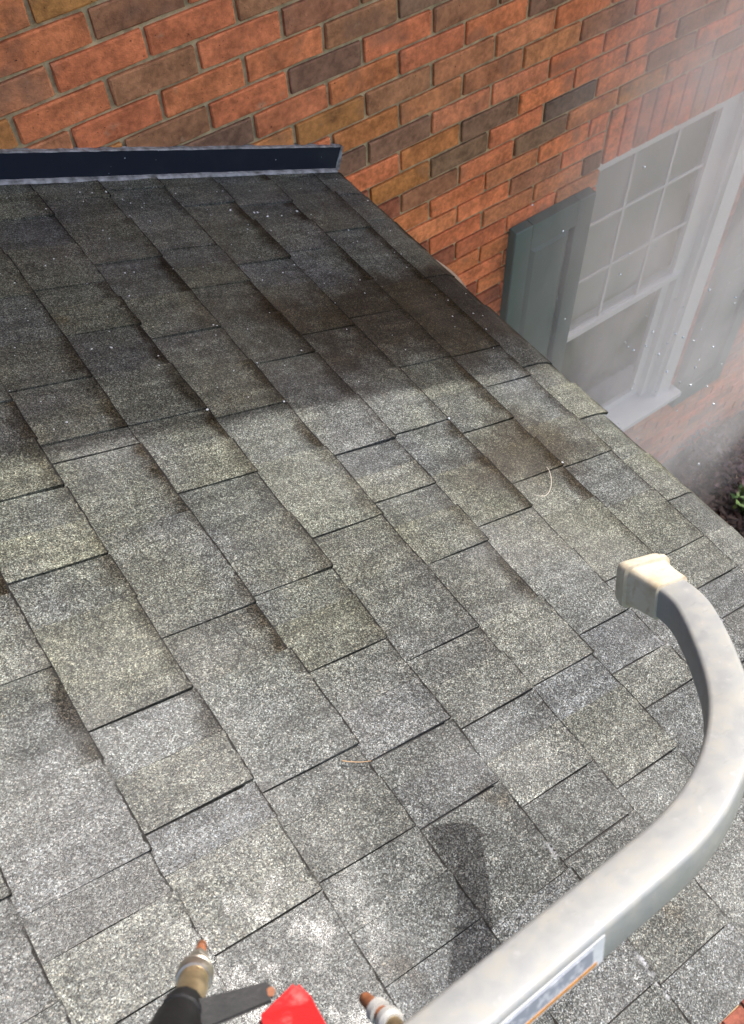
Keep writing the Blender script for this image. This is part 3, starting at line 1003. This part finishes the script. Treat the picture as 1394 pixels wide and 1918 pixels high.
lathe('nozzle_tip', [(ax(0.00), 0.0024), (ax(0.015), 0.0033), (ax(0.10), 0.0036), (ax(0.11), 0.0030), (ax(0.14), 0.0030), (ax(0.15), 0.0040), (ax(0.30), 0.0042)], M['rust'], 14)
lathe('coupler', [(ax(0.27), 0.0055), (ax(0.285), 0.0064), (ax(0.40), 0.0076), (ax(0.415), 0.0070), (ax(0.43), 0.0082), (ax(0.57), 0.0100), (ax(0.61), 0.0092)], M['steel'], 6, smooth=False)
lathe('collar', [(ax(0.585), 0.0098), (ax(0.60), 0.0116), (ax(0.625), 0.0120), (ax(0.64), 0.0113), (ax(0.66), 0.0113), (ax(0.675), 0.0122), (ax(0.73), 0.0122), (ax(0.77), 0.0113), (ax(0.78), 0.0098)], M['steel'], 26)
lathe('neck', [(ax(0.74), 0.0098), (ax(0.82), 0.0100), (ax(0.84), 0.0092), (ax(0.87), 0.0092), (ax(0.89), 0.0102), (ax(1.00), 0.0100), (ax(1.3), 0.0100)], M['brass'], 22)
bd = (g['end'] - g['body']).normalized()
lathe('grip', [(g['body'] - bd * 0.001, 0.0105), (g['body'] + bd * 0.001, 0.0128), (g['body'] + bd * 0.012, 0.0135), (g['body'] + bd * 0.013, 0.0120), (g['body'] + bd * 0.018, 0.0120), (g['body'] + bd * 0.020, 0.0145), (g['end'], 0.0175), (g['end'] + bd * 0.10, 0.0175)], M['black_plastic'], 12)
def bar(name, p0, p1, up, w0, w1, h0, h1, mat, parent=gun, off=None, bevel=0.0018):
    off = GO if off is None else off
    d = (p1 - p0).normalized()
    side = d.cross(up).normalized()
    u = side.cross(d).normalized()
    bm = bmesh.new()
    v = []
    for p_, w, h in ((p0, w0, h0), (p1, w1, h1)):
        v += [bm.verts.new(p_ + side * a * w + u * b * h - off) for a, b in ((-1, -1), (1, -1), (1, 1), (-1, 1))]
    for f in ((0, 1, 2, 3), (7, 6, 5, 4), (0, 4, 5, 1), (1, 5, 6, 2), (2, 6, 7, 3), (3, 7, 4, 0)):
        bm.faces.new([v[i] for i in f])
    bmesh.ops.recalc_face_normals(bm, faces=bm.faces[:])
    bmesh.ops.bevel(bm, geom=bm.edges[:], offset=bevel, segments=2, affect='EDGES')
    return from_bm(name, bm, mat, parent)
toward = (P(0, 0, 0) - g['lev0']).normalized()
bar('lever', g['lev0'], g['lev1'], toward, 0.0095, 0.0062, 0.008, 0.006, M['black_plastic'])
lathe('lever_pin', [(g['lev1'] - toward * 0.008, 0.0028), (g['lev1'] + toward * 0.0068, 0.0028)], M['rust'], 12)
# faded red handle: a tapered block with a pointed near corner
bm = bmesh.new()
front = [g['redtop'], g['redR'], g['redBR'], g['redBL'], g['redL']]
away = -toward
va = [bm.verts.new(p_ - GO) for p_ in front]
vb = [bm.verts.new(p_ - GO + away * 0.016 + (sum(front, Vector()) / 5 - p_) * 0.12) for p_ in front]
bm.faces.new(va); bm.faces.new(vb[::-1])
for i in range(5):
    bm.faces.new([va[i], va[(i + 1) % 5], vb[(i + 1) % 5], vb[i]])
bmesh.ops.recalc_face_normals(bm, faces=bm.faces[:])
bmesh.ops.bevel(bm, geom=bm.edges[:], offset=0.0028, segments=3, affect='EDGES')
from_bm('red_handle', bm, M['red'], gun)

c0, c1, c2 = V3((0.0147, 0.0731, -0.6716)), V3((0.0191, 0.0544, -0.6566)), V3((0.0244, 0.0244, -0.6237))
CO = c2
cop = empty('spare_nozzle', CO)
tag(cop, 'small rusty copper nozzle with pale ring beside the stabilizer arm', 'nozzle')
lathe('nozzle_tip', [(c0, 0.0036), (c0.lerp(c1, 0.08), 0.0045), (c0.lerp(c1, 0.5), 0.0052), (c1, 0.0056)], M['rust'], 14, cop, CO)
lathe('stem', [(c1, 0.0062), (c1.lerp(c2, 0.5), 0.0062), (c2, 0.0062)], M['brass'], 14, cop, CO)
dcr = (c2 - c1).normalized()
lathe('ring', [(c1 + dcr * 0.002, 0.0075), (c1 + dcr * 0.003, 0.0092), (c1 + dcr * 0.008, 0.0095), (c1 + dcr * 0.011, 0.0075)], M['ring'], 24, cop, CO)
lathe('clip', [(c0.lerp(c1, 0.55), 0.0055), (c0.lerp(c1, 0.58), 0.0082), (c0.lerp(c1, 0.78), 0.0082), (c0.lerp(c1, 0.8), 0.0055)], M['ring'], 16, cop, CO)

# ================================================================== litter on the shingles
RM = Matrix.Translation(P(0, 0, Z0)) @ Matrix.Rotation(PITCH, 4, 'Y')
def on_roof(s, y, n=0.0085):
    return RM @ rl(s, y, n)
def needle(pts, r, mat, label, name='pine_needle'):
    w = [on_roof(*p_) for p_ in pts]
    # smooth the course a little
    sm = []
    for i in range(len(w) - 1):
        p0, p1, p2, p3 = w[max(i - 1, 0)], w[i], w[i + 1], w[min(i + 2, len(w) - 1)]
        for t in (0, 0.25, 0.5, 0.75):
            sm.append(0.5 * ((2 * p1) + (p2 - p0) * t + (2 * p0 - 5 * p1 + 4 * p2 - p3) * t * t + (3 * p1 - p0 - 3 * p2 + p3) * t ** 3))
    sm.append(w[-1])
    bm = bmesh.new()
    o0 = w[0]
    tube(bm, [q - o0 for q in sm], [r * (1 - 0.5 * i / len(sm)) for i in range(len(sm))], 6)
    tag(from_bm(name, bm, mat, None, o0, smooth=True), label, 'pine needle')
needle([(0.793, 0.617, 0.010), (0.785, 0.603, 0.013), (0.766, 0.581, 0.014), (0.745, 0.566, 0.0125), (0.730, 0.565, 0.0105), (0.718, 0.574, 0.0095)], 0.0008, M['needle_pale'], 'pale curved pine needle lying on the shingles near the eave')
needle([(0.146, 0.323, 0.0095), (0.154, 0.317, 0.0105), (0.165, 0.311, 0.0105), (0.177, 0.307, 0.010)], 0.0008, M['needle_brown'], 'straight tan pine needle on the shingles in mid roof')
grit_rr = random.Random(5)
bm = bmesh.new()
spots = [(0.666, 1.459), (0.714, 1.444), (0.722, 1.444), (0.736, 1.427), (0.818, 1.439), (0.835, 0.617), (0.701, 0.777), (0.306, 0.915), (0.437, 0.898), (0.44, 1.55), (0.30, 1.50), (0.16, 1.55)]
for i in range(150):
    if i < len(spots): s, y = spots[i]; r = 0.0021
    else: s, y, r = grit_rr.uniform(0.0, 1.03), grit_rr.uniform(0.9, 1.56), grit_rr.uniform(0.0006, 0.0016)
    c = rl(s, y, 0.0085)
    mtx = Matrix.Translation(c) @ Matrix.Rotation(grit_rr.uniform(0, 6), 4, 'Z') @ Matrix.Diagonal((r * grit_rr.uniform(1, 1.8), r, r * 0.7, 1))
    bmesh.ops.create_icosphere(bm, subdivisions=1, radius=1.0, matrix=mtx)
gr = from_bm('roof_grit', bm, M['drop'], None, smooth=True)
gr.matrix_world = RM
tag(gr, 'pale grit and water beads scattered over the upper shingles', 'grit', kind='stuff')

# ================================================================== spray in the air
def world_at(px, py, depth):
    v = r0 * ((px - 697) / FPX) + r1 * ((py - 959) / FPX) + r2
    v = v * depth
    return P(v.x, v.y, v.z)
drr = random.Random(9)
bm = bmesh.new()
for i in range(95):
    q = drr.random()
    if q < 0.62: x, y, z = drr.gauss(1.42, 0.13), drr.gauss(0.92, 0.10), drr.gauss(-1.72, 0.16)
    else: x, y, z = drr.uniform(1.2, 2.2), drr.uniform(0.75, 1.35), drr.uniform(-2.1, -1.2)
    r = drr.choice((0.0012, 0.0016, 0.0020, 0.0026, 0.0034))
    mtx = Matrix.Translation(P(x, y, z)) @ Matrix.Diagonal((r, r, r * drr.uniform(1, 1.7), 1))
    bmesh.ops.create_icosphere(bm, subdivisions=1, radius=1.0, matrix=mtx)
tag(from_bm('water_droplets', bm, M['drop'], smooth=True), 'bright water droplets flying in front of the window', 'droplets', kind='stuff')

def make_mist():
    t = NT('spray_mist')
    o = t.obj()
    ln = t.n('VectorMath', {0: o}, operation='LENGTH').outputs['Value']
    fall = t.maprange(ln, 1.0, 0.45)
    n = t.noise(2.6, 5, 0.6, dist=1.6)
    d = t.math('MULTIPLY', fall, t.maprange(n, 0.38, 0.62, 0.12, 1.9))
    vol = t.n('VolumePrincipled', {'Color': (1.0, 0.955, 0.93), 'Density': t.math('MULTIPLY', d, 0.98), 'Anisotropy': 0.0})
    t.t.nodes.remove(t.b)
    t.t.links.new(vol.outputs[0], t.out.inputs['Volume'])
    return t.m
bm = bmesh.new()
bmesh.ops.create_icosphere(bm, subdivisions=3, radius=1.0)
mist = from_bm('spray_mist', bm, make_mist(), None, P(2.16, 1.18, -1.70))
mist.scale = (1.05 * K, 0.44 * K, 1.90 * K)
mist.rotation_euler = (0, math.radians(12), 0)
tag(mist, 'pale water mist drifting in front of the window and shutters', 'mist', kind='stuff')
